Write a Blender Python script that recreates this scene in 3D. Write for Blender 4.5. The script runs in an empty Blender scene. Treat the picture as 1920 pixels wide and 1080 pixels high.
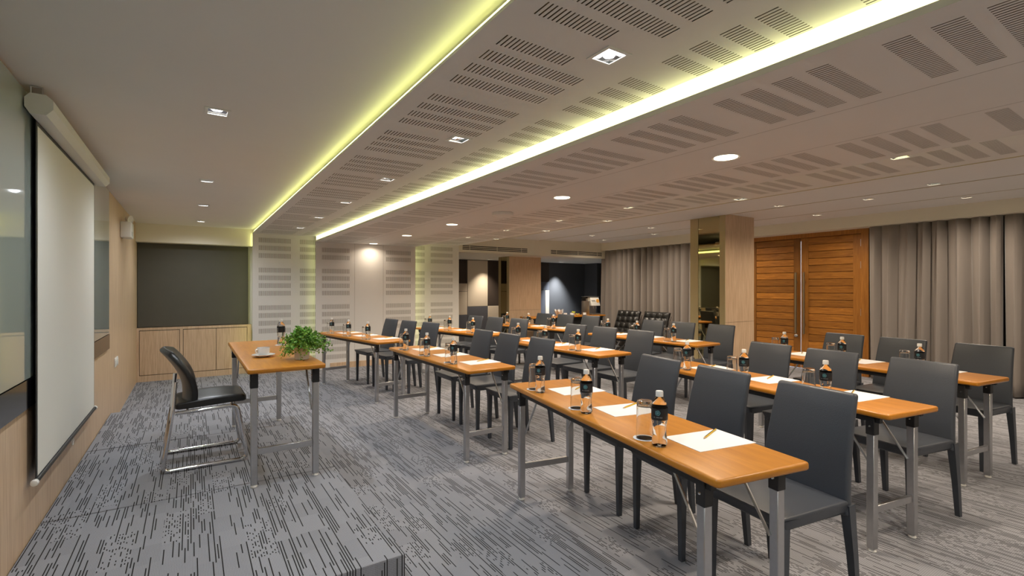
import bpy, bmesh, math, random
from mathutils import Vector, Matrix
random.seed(7)
SC = bpy.context.scene
COL = SC.collection
PI = math.pi
# ------------------------------------------------------------------ camera
TH = math.atan(603 / 913.868)
cam = bpy.data.cameras.new('camera')
cam.sensor_width = 36
cam.lens = 913.868 / 1920 * 36
cam.shift_y = 1 / 1920
cam.clip_start = 0.05
camo = bpy.data.objects.new('camera', cam)
COL.objects.link(camo)
camo.location = (0, 0, 1.38)
camo.rotation_euler = (PI / 2, 0, -TH)
SC.camera = camo
# ------------------------------------------------------------------ world, exposure
w = bpy.data.worlds.new('world')
SC.world = w
w.use_nodes = True
w.node_tree.nodes['Background'].inputs[0].default_value = (0.75, 0.87, 1.0, 1)
w.node_tree.nodes['Background'].inputs[1].default_value = 9.0
SC.view_settings.view_transform = 'Standard'
SC.view_settings.look = 'None'
SC.view_settings.exposure = 0.0
SC.view_settings.gamma = 1.0
SC.view_settings.use_curve_mapping = False
SC.cycles.use_denoising = True
SC.cycles.max_bounces = 14
SC.cycles.diffuse_bounces = 6
SC.cycles.transmission_bounces = 12
SC.cycles.caustics_refractive = False
SC.cycles.caustics_reflective = False
SC.cycles.sample_clamp_indirect = 4.0
# lamp strengths
W_SQ_P1, W_SQ_LEFT, W_ROUND, W_SQ_RIGHT, W_FAR = 23.0, 52.0, 15.0, 56.0, 130.0
W_SQ_WALL = 95.0
LED_E1, LED_E2 = 5.0, 2.4
COOL = (0.90, 0.95, 1.0)
WARM = (1.0, 0.84, 0.66)
LEDC = (0.95, 1.0, 0.40)


# ------------------------------------------------------------------ materials
def nm(name):
    m = bpy.data.materials.new(name)
    m.use_nodes = True
    nt = m.node_tree
    b = nt.nodes['Principled BSDF']
    return m, nt, b


def setp(b, color=None, rough=None, metal=None, spec=None, coat=None, trans=None, ior=None, sheen=None):
    if color is not None: b.inputs['Base Color'].default_value = (*color, 1)
    if rough is not None: b.inputs['Roughness'].default_value = rough
    if metal is not None: b.inputs['Metallic'].default_value = metal
    if spec is not None: b.inputs['Specular IOR Level'].default_value = spec
    if coat is not None: b.inputs['Coat Weight'].default_value = coat
    if trans is not None: b.inputs['Transmission Weight'].default_value = trans
    if ior is not None: b.inputs['IOR'].default_value = ior
    if sheen is not None: b.inputs['Sheen Weight'].default_value = sheen


def plain(name, color, rough=0.5, var=0.06, scale=40, bump=0.0, **k):
    """procedural: base colour with a little noise variation and optional bump"""
    m, nt, b = nm(name)
    setp(b, color, rough, **k)
    n = nt.nodes.new('ShaderNodeTexNoise'); n.inputs['Scale'].default_value = scale
    n.inputs['Detail'].default_value = 3
    tc = nt.nodes.new('ShaderNodeTexCoord')
    nt.links.new(tc.outputs['Object'], n.inputs['Vector'])
    mx = nt.nodes.new('ShaderNodeMix'); mx.data_type = 'RGBA'
    mx.inputs['A'].default_value = (*[c * (1 - var) for c in color], 1)
    mx.inputs['B'].default_value = (*[min(1, c * (1 + var)) for c in color], 1)
    nt.links.new(n.outputs['Fac'], mx.inputs['Factor'])
    nt.links.new(mx.outputs['Result'], b.inputs['Base Color'])
    if bump:
        bp = nt.nodes.new('ShaderNodeBump'); bp.inputs['Strength'].default_value = bump
        bp.inputs['Distance'].default_value = 0.002
        nt.links.new(n.outputs['Fac'], bp.inputs['Height'])
        nt.links.new(bp.outputs['Normal'], b.inputs['Normal'])
    return m


def wood(name, c1, c2, scl, rough=0.45, detail=5, axis_scale=(1, 1, 1), dist=0.5, spec=0.4, rnd=False):
    m, nt, b = nm(name)
    setp(b, c1, rough, spec=spec)
    tc = nt.nodes.new('ShaderNodeTexCoord')
    mp = nt.nodes.new('ShaderNodeMapping'); mp.inputs['Scale'].default_value = axis_scale
    nt.links.new(tc.outputs['Object'], mp.inputs['Vector'])
    if rnd:
        oi = nt.nodes.new('ShaderNodeObjectInfo')
        mu = nt.nodes.new('ShaderNodeMath'); mu.operation = 'MULTIPLY'; mu.inputs[1].default_value = 37.0
        nt.links.new(oi.outputs['Random'], mu.inputs[0])
        nt.links.new(mu.outputs[0], mp.inputs['Location'])
    n = nt.nodes.new('ShaderNodeTexNoise'); n.inputs['Scale'].default_value = scl
    n.inputs['Detail'].default_value = detail; n.inputs['Roughness'].default_value = 0.6
    n.inputs['Distortion'].default_value = dist
    nt.links.new(mp.outputs['Vector'], n.inputs['Vector'])
    cr = nt.nodes.new('ShaderNodeValToRGB')
    cr.color_ramp.elements[0].position = 0.3; cr.color_ramp.elements[0].color = (*c1, 1)
    cr.color_ramp.elements[1].position = 0.72; cr.color_ramp.elements[1].color = (*c2, 1)
    nt.links.new(n.outputs['Fac'], cr.inputs['Fac'])
    out = cr.outputs['Color']
    if rnd:
        hs = nt.nodes.new('ShaderNodeHueSaturation')
        mr = nt.nodes.new('ShaderNodeMapRange'); mr.inputs['To Min'].default_value = 0.66; mr.inputs['To Max'].default_value = 1.2
        nt.links.new(oi.outputs['Random'], mr.inputs['Value'])
        nt.links.new(mr.outputs['Result'], hs.inputs['Value'])
        nt.links.new(out, hs.inputs['Color'])
        out = hs.outputs['Color']
    nt.links.new(out, b.inputs['Base Color'])
    return m


def emis(name, color, s):
    m, nt, b = nm(name)
    b.inputs['Base Color'].default_value = (*color, 1)
    b.inputs['Emission Color'].default_value = (*color, 1)
    b.inputs['Emission Strength'].default_value = s
    return m


def carpet_mat():
    m, nt, b = nm('carpet')
    N = nt.nodes.new; L = nt.links.new
    setp(b, (0.3, 0.3, 0.3), 0.95, spec=0.1)
    geo = N('ShaderNodeNewGeometry')
    sp = N('ShaderNodeSeparateXYZ'); L(geo.outputs['Position'], sp.inputs[0])

    def math_(op, a, bb=None, c=None):
        n = N('ShaderNodeMath'); n.operation = op
        for i, v in enumerate((a, bb, c)):
            if v is None: continue
            if isinstance(v, (int, float)): n.inputs[i].default_value = v
            else: L(v, n.inputs[i])
        return n.outputs[0]

    def wn2(a, c):
        cb = N('ShaderNodeCombineXYZ'); L(a, cb.inputs[0])
        if isinstance(c, (int, float)): cb.inputs[1].default_value = c
        else: L(c, cb.inputs[1])
        n = N('ShaderNodeTexWhiteNoise'); n.noise_dimensions = '2D'; L(cb.outputs[0], n.inputs['Vector'])
        return n.outputs['Value']
    X, Y = sp.outputs[0], math_('ADD', sp.outputs[1], sp.outputs[2])
    col = math_('FLOOR', math_('DIVIDE', X, 0.0118))
    rc = wn2(col, 3.0)
    # blocks (~11 cm x 17 cm) that differ in line density
    bx = math_('FLOOR', math_('DIVIDE', X, 0.115))
    sh = math_('MULTIPLY', wn2(bx, 9.0), 0.31)
    by = math_('FLOOR', math_('DIVIDE', math_('ADD', Y, sh), 0.19))
    rb = wn2(bx, by)
    # long dashes: per column and per 11..cm cell
    dy = math_('FLOOR', math_('ADD', math_('DIVIDE', Y, 0.15), math_('MULTIPLY', rc, 17.0)))
    rd = wn2(col, dy)
    thr = math_('ADD', 0.42, math_('MULTIPLY', rb, 0.36))
    longd = math_('GREATER_THAN', rd, thr)
    colsel = math_('GREATER_THAN', rc, 0.22)
    longd = math_('MULTIPLY', longd, colsel)
    # short ticks
    sy = math_('FLOOR', math_('DIVIDE', Y, 0.016))
    rs = wn2(col, sy)
    tick = math_('MULTIPLY', math_('GREATER_THAN', rs, 0.66), math_('GREATER_THAN', rb, 0.80))
    # pile dots
    fx = math_('FRACT', math_('DIVIDE', X, 0.0118))
    gx = math_('FRACT', math_('DIVIDE', X, 0.0059))
    fy = math_('FRACT', math_('DIVIDE', Y, 0.008))
    dot = math_('MULTIPLY', math_('LESS_THAN', gx, 0.42), math_('LESS_THAN', fy, 0.42))
    thin = math_('LESS_THAN', fx, 0.40)
    dark = math_('MULTIPLY', math_('MAXIMUM', longd, tick), thin)
    dark = math_('MAXIMUM', dark, math_('MULTIPLY', dot, 0.45))
    nz = N('ShaderNodeTexNoise'); nz.inputs['Scale'].default_value = 260; L(geo.outputs['Position'], nz.inputs['Vector'])
    mxb = N('ShaderNodeMix'); mxb.data_type = 'RGBA'
    mxb.inputs['A'].default_value = (0.215, 0.22, 0.242, 1); mxb.inputs['B'].default_value = (0.36, 0.365, 0.395, 1)
    L(math_('ADD', math_('MULTIPLY', nz.outputs['Fac'], 0.6), math_('MULTIPLY', rb, 0.3)), mxb.inputs['Factor'])
    mx = N('ShaderNodeMix'); mx.data_type = 'RGBA'
    L(mxb.outputs['Result'], mx.inputs['A']); mx.inputs['B'].default_value = (0.018, 0.017, 0.017, 1)
    L(dark, mx.inputs['Factor'])
    L(mx.outputs['Result'], b.inputs['Base Color'])
    bp = N('ShaderNodeBump'); bp.inputs['Strength'].default_value = 0.4; bp.inputs['Distance'].default_value = 0.003
    L(nz.outputs['Fac'], bp.inputs['Height']); L(bp.outputs['Normal'], b.inputs['Normal'])
    return m


M = {}
M['carpet'] = carpet_mat()
M['paint'] = plain('paint_warm_white', (0.80, 0.77, 0.73), 0.7, 0.02, 3)
M['panel'] = plain('panel_paint', (0.73, 0.705, 0.665), 0.55, 0.02, 4)
M['cream'] = plain('cream_paint', (0.78, 0.73, 0.60), 0.7, 0.02, 3)
M['dark_cavity'] = plain('dark_cavity', (0.20, 0.17, 0.12), 0.9, 0.05, 10)  # shade inside the slots, put into a dark colour
M['oak'] = wood('oak_laminate', (0.50, 0.335, 0.205), (0.72, 0.54, 0.37), 3.0, 0.4, 6, (26, 26, 1.1), 0.3)
M['teak'] = wood('teak', (0.25, 0.088, 0.012), (0.55, 0.225, 0.036), 3.0, 0.42, 6, (8, 1.2, 16), 1.2, rnd=True)
M['teak_v'] = wood('teak_upright', (0.27, 0.10, 0.014), (0.46, 0.19, 0.034), 3.0, 0.42, 6, (16, 16, 1.0), 0.8, rnd=True)
M['top'] = wood('cherry_laminate', (0.43, 0.160, 0.013), (0.56, 0.225, 0.024), 2.6, 0.33, 5, (14, 1.3, 14), 0.4, spec=0.5)
M['edge'] = wood('cherry_edge', (0.42, 0.155, 0.010), (0.53, 0.21, 0.018), 2.6, 0.3, 5, (6, 1.3, 14), 0.3, spec=0.5)
M['steel'] = plain('brushed_steel', (0.52, 0.52, 0.53), 0.34, 0.08, 60, metal=1.0)
M['chrome'] = plain('chrome', (0.75, 0.75, 0.76), 0.08, 0.02, 20, metal=1.0)
M['blackp'] = plain('black_plastic', (0.012, 0.012, 0.013), 0.45, 0.1, 50)
M['glossblack'] = plain('gloss_black', (0.004, 0.004, 0.005), 0.1, 0.05, 10)
M['leather'] = plain('grey_leatherette', (0.046, 0.053, 0.066), 0.40, 0.10, 220, 0.25, spec=0.5)
M['bleather'] = plain('black_leather', (0.012, 0.012, 0.012), 0.33, 0.1, 120, 0.2, spec=0.5)
M['screen'] = plain('screen_white', (0.72, 0.71, 0.66), 0.8, 0.01, 6)
M['white'] = plain('white_plastic', (0.75, 0.74, 0.70), 0.4, 0.02, 10)
M['porcelain'] = plain('porcelain', (0.85, 0.85, 0.84), 0.12, 0.01, 10, coat=0.5)
M['paper'] = plain('paper', (0.78, 0.78, 0.78), 0.8, 0.01, 60)
M['glassboard'] = plain('back_painted_glass', (0.36, 0.41, 0.385), 0.05, 0.02, 3, coat=0.6)
M['board'] = plain('grey_board', (0.085, 0.080, 0.062), 0.75, 0.06, 6)
M['curtain'] = plain('curtain_cloth', (0.27, 0.235, 0.21), 0.85, 0.06, 300, 0.2, sheen=0.3)
M['mirror'] = plain('bronze_mirror', (0.46, 0.40, 0.22), 0.03, 0.02, 3, metal=1.0)
M['champagne'] = plain('champagne_trim', (0.46, 0.37, 0.20), 0.35, 0.03, 10)
M['led'] = emis('led_diffuser', LEDC, LED_E1)
M['led2'] = emis('led_diffuser_wide', (0.98, 1.0, 0.50), LED_E2)
M['bulbc'] = emis('bulb_cool', (1.0, 0.97, 0.95), 14)
M['bulbw'] = emis('bulb_warm', (1.0, 0.88, 0.66), 9)
M['charcoal'] = plain('charcoal_paint', (0.075, 0.075, 0.078), 0.6, 0.05, 6)
M['slate'] = plain('slate_cloth', (0.10, 0.105, 0.125), 0.8, 0.08, 150)
M['brown'] = plain('brown_cloth', (0.05, 0.035, 0.026), 0.8, 0.08, 150)
M['creamcloth'] = plain('cream_cloth', (0.66, 0.58, 0.46), 0.8, 0.04, 150)
M['bronze'] = plain('bronze_handle', (0.34, 0.29, 0.20), 0.35, 0.05, 40, metal=0.9)
M['yellow'] = plain('pencil_yellow', (0.75, 0.48, 0.03), 0.4, 0.04, 60)
M['pblack'] = plain('pencil_black', (0.02, 0.02, 0.02), 0.4, 0.04, 60)
M['pwood'] = plain('pencil_wood', (0.62, 0.42, 0.24), 0.7, 0.06, 60)
M['label'] = plain('label_black', (0.010, 0.012, 0.015), 0.35, 0.05, 60)
M['teal'] = plain('print_teal', (0.16, 0.48, 0.55), 0.5, 0.02, 60)
M['print'] = plain('print_white', (0.5, 0.5, 0.5), 0.5, 0.02, 60)
M['leaf'] = plain('leaf_green', (0.10, 0.28, 0.025), 0.5, 0.6, 18)
M['leaf2'] = plain('leaf_light', (0.22, 0.40, 0.045), 0.5, 0.4, 18)
M['stem'] = plain('stem_green', (0.10, 0.16, 0.03), 0.6, 0.2, 30)
M['pot'] = plain('pot_white', (0.66, 0.63, 0.58), 0.5, 0.04, 20)
M['soil'] = plain('soil', (0.03, 0.02, 0.012), 0.9, 0.3, 90)
M['coffee'] = plain('coffee', (0.05, 0.02, 0.008), 0.2, 0.05, 20)
M['lime'] = plain('lime_green', (0.50, 0.55, 0.06), 0.5, 0.1, 20)
M['orange'] = plain('orange_print', (0.70, 0.33, 0.05), 0.5, 0.1, 20)
for nme, ior, colr in (('water', 1.33, (0.97, 0.985, 1.0)), ('glass', 1.45, (0.98, 0.985, 0.98))):
    m, nt, b = nm(nme)
    setp(b, colr, 0.0, trans=1.0, ior=ior)
    nzz = nt.nodes.new('ShaderNodeTexNoise'); nzz.inputs['Scale'].default_value = 30
    mr = nt.nodes.new('ShaderNodeMapRange'); mr.inputs['To Min'].default_value = 0.0; mr.inputs['To Max'].default_value = 0.01
    nt.links.new(nzz.outputs['Fac'], mr.inputs['Value']); nt.links.new(mr.outputs['Result'], b.inputs['Roughness'])
    M[nme] = m


# ------------------------------------------------------------------ mesh helpers
def bx(bm, x0, x1, y0, y1, z0, z1):
    vs = [bm.verts.new(p) for p in ((x0, y0, z0), (x1, y0, z0), (x1, y1, z0), (x0, y1, z0), (x0, y0, z1), (x1, y0, z1), (x1, y1, z1), (x0, y1, z1))]
    fs = [bm.faces.new([vs[i] for i in f]) for f in ((3, 2, 1, 0), (4, 5, 6, 7), (0, 1, 5, 4), (1, 2, 6, 5), (2, 3, 7, 6), (3, 0, 4, 7))]
    return vs, fs


def bevel_all(bm, r, seg=2, geom=None):
    es = [e for e in bm.edges] if geom is None else geom
    bmesh.ops.bevel(bm, geom=es, offset=r, segments=seg, profile=0.5, affect='EDGES', clamp_overlap=True)


def fin(bm, name, mats, smooth=False):
    me = bpy.data.meshes.new(name)
    bmesh.ops.recalc_face_normals(bm, faces=bm.faces)
    if smooth:
        for f in bm.faces: f.smooth = True
    bm.to_mesh(me); bm.free()
    for mt in (mats if isinstance(mats, (list, tuple)) else [mats]): me.materials.append(M[mt])
    if smooth:
        me.set_sharp_from_angle(angle=math.radians(40))
    return me


def mbox(name, mat, *d, r=0, seg=2, smooth=False):
    bm = bmesh.new(); bx(bm, *d)
    if r: bevel_all(bm, r, seg)
    return fin(bm, name, mat, smooth or bool(r))


def mboxes(name, mat, ds, r=0):
    bm = bmesh.new()
    for d in ds: bx(bm, *d)
    if r: bevel_all(bm, r, 1)
    return fin(bm, name, mat)


def lathe(bm, prof, n=24, mod=None, mi=0):
    rings = []
    for (r, z) in prof:
        if r < 1e-6:
            rings.append([bm.verts.new((0, 0, z))]); continue
        ring = []
        for i in range(n):
            a = 2 * PI * i / n
            rr = r * (mod(a, z) if mod else 1)
            ring.append(bm.verts.new((rr * math.cos(a), rr * math.sin(a), z)))
        rings.append(ring)
    for k in range(len(rings) - 1):
        A, B = rings[k], rings[k + 1]
        for i in range(n):
            j = (i + 1) % n
            if len(A) == 1 and len(B) == 1: continue
            if len(A) == 1: f = bm.faces.new((A[0], B[j], B[i]))
            elif len(B) == 1: f = bm.faces.new((A[i], A[j], B[0]))
            else: f = bm.faces.new((A[i], A[j], B[j], B[i]))
            f.material_index = mi
    return rings


def tube(bm, pts, rad, n=8, closed=False, sq=False):
    pts = [Vector(p) for p in pts]
    rads = rad if isinstance(rad, (list, tuple)) else [rad] * len(pts)
    rings = []
    up = Vector((0, 0, 1))
    prev = None
    for i, p in enumerate(pts):
        if closed: d = (pts[(i + 1) % len(pts)] - pts[i - 1]).normalized()
        elif i == 0: d = (pts[1] - p).normalized()
        elif i == len(pts) - 1: d = (p - pts[-2]).normalized()
        else: d = ((p - pts[i - 1]).normalized() + (pts[i + 1] - p).normalized()).normalized()
        if prev is None:
            ref = Vector((1, 0, 0)) if abs(d.z) > 0.9 else up
            u = d.cross(ref).normalized()
        else:
            u = (prev - d * prev.dot(d)).normalized()
        prev = u
        v = d.cross(u)
        ring = []
        for k in range(n):
            a = 2 * PI * k / n + (PI / 4 if sq else 0)
            ring.append(bm.verts.new(p + (u * math.cos(a) + v * math.sin(a)) * rads[i] * (1.414 if sq else 1)))
        rings.append(ring)
    m = len(rings)
    for i in range(m if closed else m - 1):
        A, B = rings[i], rings[(i + 1) % m]
        for k in range(n):
            bm.faces.new((A[k], A[(k + 1) % n], B[(k + 1) % n], B[k]))
    if not closed:
        bm.faces.new(rings[0][::-1]); bm.faces.new(rings[-1])


def fillet(pts, r, n=5):
    """round the corners of a polyline"""
    pts = [Vector(p) for p in pts]
    out = [pts[0]]
    for i in range(1, len(pts) - 1):
        a, p, b = pts[i - 1], pts[i], pts[i + 1]
        d1 = (a - p); d2 = (b - p)
        rr = min(r, d1.length * 0.49, d2.length * 0.49)
        s, e = p + d1.normalized() * rr, p + d2.normalized() * rr
        for k in range(n + 1):
            t = k / n
            out.append((1 - t) ** 2 * s + 2 * t * (1 - t) * p + t * t * e)
    out.append(pts[-1])
    return out


def mtube(name, mat, pts, rad, n=8, **k):
    bm = bmesh.new(); tube(bm, pts, rad, n, **k); return fin(bm, name, mat, not k.get('sq'))


def obj(name, me, parent=None, loc=(0, 0, 0), rz=0):
    o = bpy.data.objects.new(name, me); COL.objects.link(o)
    o.location = loc; o.rotation_euler = (0, 0, rz)
    if parent: o.parent = parent
    return o


def tag(o, label, cat, group=None):
    o['label'] = label; o['category'] = cat
    if group: o['group'] = group
    return o


def thing(name, label, cat, loc=(0, 0, 0), rz=0, group=None):
    o = bpy.data.objects.new(name, None); COL.objects.link(o)
    o.empty_display_size = 0.05
    o.location = loc; o.rotation_euler = (0, 0, rz)
    return tag(o, label, cat, group)


def build(root, proto):
    """proto: list of (name, mesh, [sub-parts], part label)"""
    for p in proto:
        o = obj(p[0], p[1], root)
        if len(p) > 3 and p[3]: o['label'] = p[3]
        if len(p) > 2:
            for s in p[2]: obj(s[0], s[1], o)
    return root


def struct(name, me, label=None, cat=None, loc=(0, 0, 0)):
    o = obj(name, me, None, loc)
    o['kind'] = 'structure'
    if label: tag(o, label, cat)
    return o


def holed(name, mats, u0, u1, v0, v1, holes, mp, thick=None):
    """flat panel with rectangular holes cut right through it; mp maps (u, v) to a 3-D point"""
    bm = bmesh.new()
    vs = sorted({v0, v1, *[h[2] for h in holes], *[h[3] for h in holes]})
    vs = [v for v in vs if v0 - 1e-9 <= v <= v1 + 1e-9]
    cache = {}

    def V(u, v):
        k = (round(u, 5), round(v, 5))
        if k not in cache: cache[k] = bm.verts.new(mp(u, v))
        return cache[k]
    for a, b in zip(vs[:-1], vs[1:]):
        if b - a < 1e-6: continue
        mid = (a + b) / 2
        hs = sorted((max(h[0], u0), min(h[1], u1)) for h in holes if h[2] < mid < h[3] and h[1] > u0 and h[0] < u1)
        cur = u0
        for h in hs + [(u1, u1)]:
            if h[0] - cur > 1e-6:
                bm.faces.new((V(cur, a), V(h[0], a), V(h[0], b), V(cur, b)))
            cur = max(cur, h[1])
    me = bpy.data.meshes.new(name)
    bm.to_mesh(me); bm.free()
    me.materials.append(M[mats])
    return me


# ================================================================== SETTING
XL, XR, YN, YF = -0.66, 8.85, -2.6, 11.1
ZT = 2.62
Z_L, Z1, Z2, Z3, Z4, Z5, Z6 = 2.33, 2.265, 2.17, 2.25, 2.47, 2.485, 2.50
X1, X2, X2R, X3R, X4, X5 = 0.832, 1.765, 3.55, 4.54, 6.6, 7.65
Y1, Y2, Y3, YB = 8.80, 8.70, 8.84, 9.06
floor = struct('floor', mbox('floor', 'carpet', XL - 0.2, 10.6, YN - 0.2, YF + 0.2, -0.1, 0.0), 'patterned grey carpet floor with dark dashed lines', 'floor')
ceil = struct('ceiling', mbox('ceiling', 'paint', XL - 0.2, 10.6, YN - 0.2, YF + 0.2, ZT, ZT + 0.1), 'stepped pale ceiling with slotted panels and glowing coves', 'ceiling')
wl = struct('wall_left', mbox('wall_left', 'oak', XL - 0.2, XL, YN, YF, 0, ZT), 'pale oak laminate wall behind the projection screen', 'wall')
wb = struct('wall_back', mbox('wall_back', 'paint', XL, 4.58, YB + 0.06, YB + 0.2, 0, ZT), 'slotted pale panel wall at the far end', 'wall')
wn = struct('wall_front', mbox('wall_front', 'paint', XL, XR, YN - 0.15, YN, 0, ZT), 'plain pale wall closing the near end', 'wall')
wf = struct('wall_far', mbox('wall_far', 'charcoal', 4.3, 10.6, YF, YF + 0.15, 0, ZT), 'charcoal wall of the coffee corner', 'wall')
bm = bmesh.new()
DY0, DY1 = 3.265, 5.315
bx(bm, XR, XR + 0.15, YN, DY0, 0, ZT); bx(bm, XR, XR + 0.15, DY1, 9.1, 0, ZT); bx(bm, XR, XR + 0.15, DY0, DY1, 2.345, ZT)
wr = struct('wall_right', fin(bm, 'wall_right', 'charcoal'), 'dark grey wall behind the curtains and doors', 'wall')
# niche side (closes the space between slotted wall and coffee corner)
obj('side_return', mbox('side_return', 'paint', 4.44, 4.538, Y3 + 0.03, YF, 0, ZT), wb)

# ---- slots
PITCH, ROW, BLK, SLW, SLL = 0.0178, 0.1255, 0.611, 0.0058, 0.0776


def slots_u(u0, u1):
    n = int((u1 - u0 - SLW) / PITCH) + 1
    return [(u0 + i * PITCH, u0 + i * PITCH + SLW) for i in range(n)]


def ceil_rows():
    r = []
    y0 = 1.428 - 3 * BLK
    while y0 < 8.6:
        for k in range(4):
            y = y0 + k * ROW
            if -0.3 < y < 8.62: r.append((y, y + SLL))
        y0 += BLK
    return r


def wall_rows(top):
    r = []
    zz = 2.203
    blocks = [3, 4, 4, 4, 4]
    for nb in blocks:
        for k in range(nb):
            zt = zz - k * ROW
            if zt < top - 0.02 and zt - SLL > 0.13: r.append((zt - SLL, zt))
        zz -= nb * ROW + (BLK - 4 * ROW)
    return r


G1 = [(0.922, 1.392), (1.540, 2.000)]
G2 = [(1.872, 2.340), (2.985, 3.470)]
G3 = [(3.36, 3.80), (3.93, 4.40)]
SQ = 0.045   # half hole of a square downlight
sqP1 = [(1.33, y) for y in (-1.15, 0.10, 1.345, 2.59, 3.85, 5.10, 6.36, 7.60)]
sqL = [(0.122, y) for y in (-0.9, 1.1, 3.06, 5.06, 6.56, 8.15)]
rdP2 = [(2.69, y) for y in (-1.35, 0.20, 1.74, 3.29, 5.42, 6.92, 8.50)]
sqP3 = [(3.91, 1.28), (4.46, 2.73), (3.91, 3.68), (3.91, 4.86), (3.91, 6.10), (3.91, 7.30), (4.46, 4.54), (4.46, 5.82), (4.46, 7.26), (3.91, -0.2)]
sq4 = [(6.47, 1.82), (6.47, 3.42), (6.47, 0.2), (6.47, -1.2), (5.4, 5.6), (5.4, 7.4)]
sq6 = [(7.95, y) for y in (-1.4, 0.25, 1.92, 3.63, 5.25, 6.75, 8.2)]
sqF = [(6.40, 10.75), (8.82, 10.80)]
sq5 = [(6.98, 7.55), (6.98, 6.0), (6.98, 2.6), (6.98, 0.9)]
XN = 10.4
hole = lambda c, s: (c[0] - s, c[0] + s, c[1] - s, c[1] + s)


def hs_rows(groups, rows, blocked=()):
    H = []
    for g in groups:
        for (a, b) in slots_u(*g):
            for (y0, y1) in rows:
                if any(a < q[0] + 0.085 and b > q[0] - 0.085 and y0 < q[1] + 0.085 and y1 > q[1] - 0.085 for q in blocked): continue
                H.append((a, b, y0, y1))
    return H


CR = ceil_rows()
cpan = lambda nme, mat, u0, u1, z, holes, y1=YB + 0.05: obj(nme, holed(nme, mat, u0, u1, YN, y1, holes, lambda u, v: (u, v, z)), ceil)
cpan('ceiling_panel', 'paint', XL, 0.98, Z_L, [hole(c, SQ) for c in sqL])
cpan('slotted_panel', 'panel', X1, 2.05, Z1, hs_rows(G1, CR, sqP1) + [hole(c, SQ) for c in sqP1], Y1)
cpan('slotted_panel', 'panel', X2, X2R, Z2, hs_rows(G2, CR) + [hole(c, 0.05) for c in rdP2] +
     [(2.415, 2.418, YN, Y2 - 0.001), (2.93, 2.933, YN, Y2 - 0.001)], Y2)
cpan('slotted_panel', 'panel', 3.30, X3R, Z3, hs_rows(G3, CR, sqP3) + [hole(c, SQ) for c in sqP3], Y3)
cpan('ceiling_panel', 'paint', 4.40, X4, Z4, [hole(c, SQ) for c in sq4], 8.9)
cpan('ceiling_panel', 'paint', X4 - 0.1, X5, Z5, [hole(c, SQ) for c in sq5], 8.9)
cpan('ceiling_panel', 'paint', X5 - 0.1, XR, Z6, [hole(c, SQ) for c in sq6], 8.9)
# dark sheets above the slots, coloured as the cavity's shade, panel lips and step trims
for (u0, u1, zz, yy, cs) in ((X1 + 0.05, 2.04, Z1, Y1, sqP1), (X2 + 0.05, X2R - 0.04, Z2, Y2, rdP2), (3.32, X3R - 0.01, Z3, Y3, sqP3)):
    obj('slot_shade_sheet', holed('slot_shade_sheet', 'dark_cavity', u0, u1, YN, yy - 0.02, [hole(c, 0.052) for c in cs], lambda u, v, zz=zz: (u, v, zz + 0.013)), ceil)
obj('panel_lip', mboxes('panel_lip', 'panel', [
    (X1 - 0.002, X1, YN, Y1, Z1 - 0.0005, Z1 + 0.012), (X2 - 0.002, X2, YN, Y2, Z2 - 0.0005, Z2 + 0.024),
    (X2R, X2R + 0.002, YN, Y2, Z2 - 0.0005, Z2 + 0.012), (X3R, X3R + 0.002, YN, Y3, Z3 - 0.0005, Z3 + 0.02),
    (X4, X4 + 0.002, YN, 8.9, Z4 - 0.0005, Z4 + 0.018), (X5, X5 + 0.002, YN, 8.9, Z5 - 0.0005, Z5 + 0.028)]), ceil)
obj('step_trim', mboxes('step_trim', 'champagne', [
    (X3R + 0.002, X3R + 0.014, YN, 8.9, Z3 - 0.004, Z3 + 0.015), (X4 + 0.002, X4 + 0.016, YN, 8.9, Z4 - 0.004, Z4 + 0.015),
    (X5 + 0.002, X5 + 0.014, YN, 8.9, Z5 - 0.003, Z5 + 0.015)]), ceil)
# cove lights: long diffusers lying on the panel lips
led = lambda nme, d, par, mt='led': obj(nme, mbox(nme, mt, *d), par)
led('cove_light', (X1 + 0.012, X1 + 0.016, YN + 0.05, Y1 - 0.02, Z1 + 0.012, Z1 + 0.034), ceil)
led('cove_light', (X2 + 0.006, X2 + 0.012, YN + 0.05, Y2 - 0.02, Z2 + 0.018, Z1 - 0.001), ceil, 'led2')
led('cove_light', (X2R - 0.014, X2R - 0.010, YN + 0.05, Y2 - 0.02, Z2 + 0.012, Z2 + 0.04), ceil)
obj('cove_upstand', mboxes('cove_upstand', 'panel', [
    (X1 + 0.02, X1 + 0.03, YN, Y1, Z1 + 0.012, Z1 + 0.04), (X2 + 0.016, X2 + 0.026, YN, Y2, Z2 + 0.006, Z1 - 0.001),
    (X2R - 0.03, X2R - 0.02, YN, Y2, Z2 + 0.006, Z2 + 0.05)]), ceil)
# far slotted wall panels (the ceiling ribbons fold down the wall)
wpan = lambda u0, u1, y, top, groups, extra=(): obj('slotted_panel', holed('slotted_panel', 'panel', u0, u1, 0, top, hs_rows(groups, wall_rows(top)) + list(extra), lambda u, v: (u, y, v)), wb)
wpan(X1, 2.05, Y1, Z1, G1)
wpan(X2, X2R, Y2, Z2, G2, [(2.415, 2.418, 0.1, Z2 - 0.001), (2.93, 2.933, 0.1, Z2 - 0.001)])
wpan(3.30, X3R, Y3, Z3, G3)
obj('slot_shade_sheet', mboxes('slot_shade_sheet', 'dark_cavity', [
    (X1 + 0.03, 2.04, Y1 + 0.012, Y1 + 0.016, 0, Z1), (X2 + 0.04, X2R - 0.04, Y2 + 0.012, Y2 + 0.016, 0, Z2), (3.32, X3R - 0.01, Y3 + 0.012, Y3 + 0.016, 0, Z3)]), wb)  # dark sheets whose colour stands for the shade behind the wall slots
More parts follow.
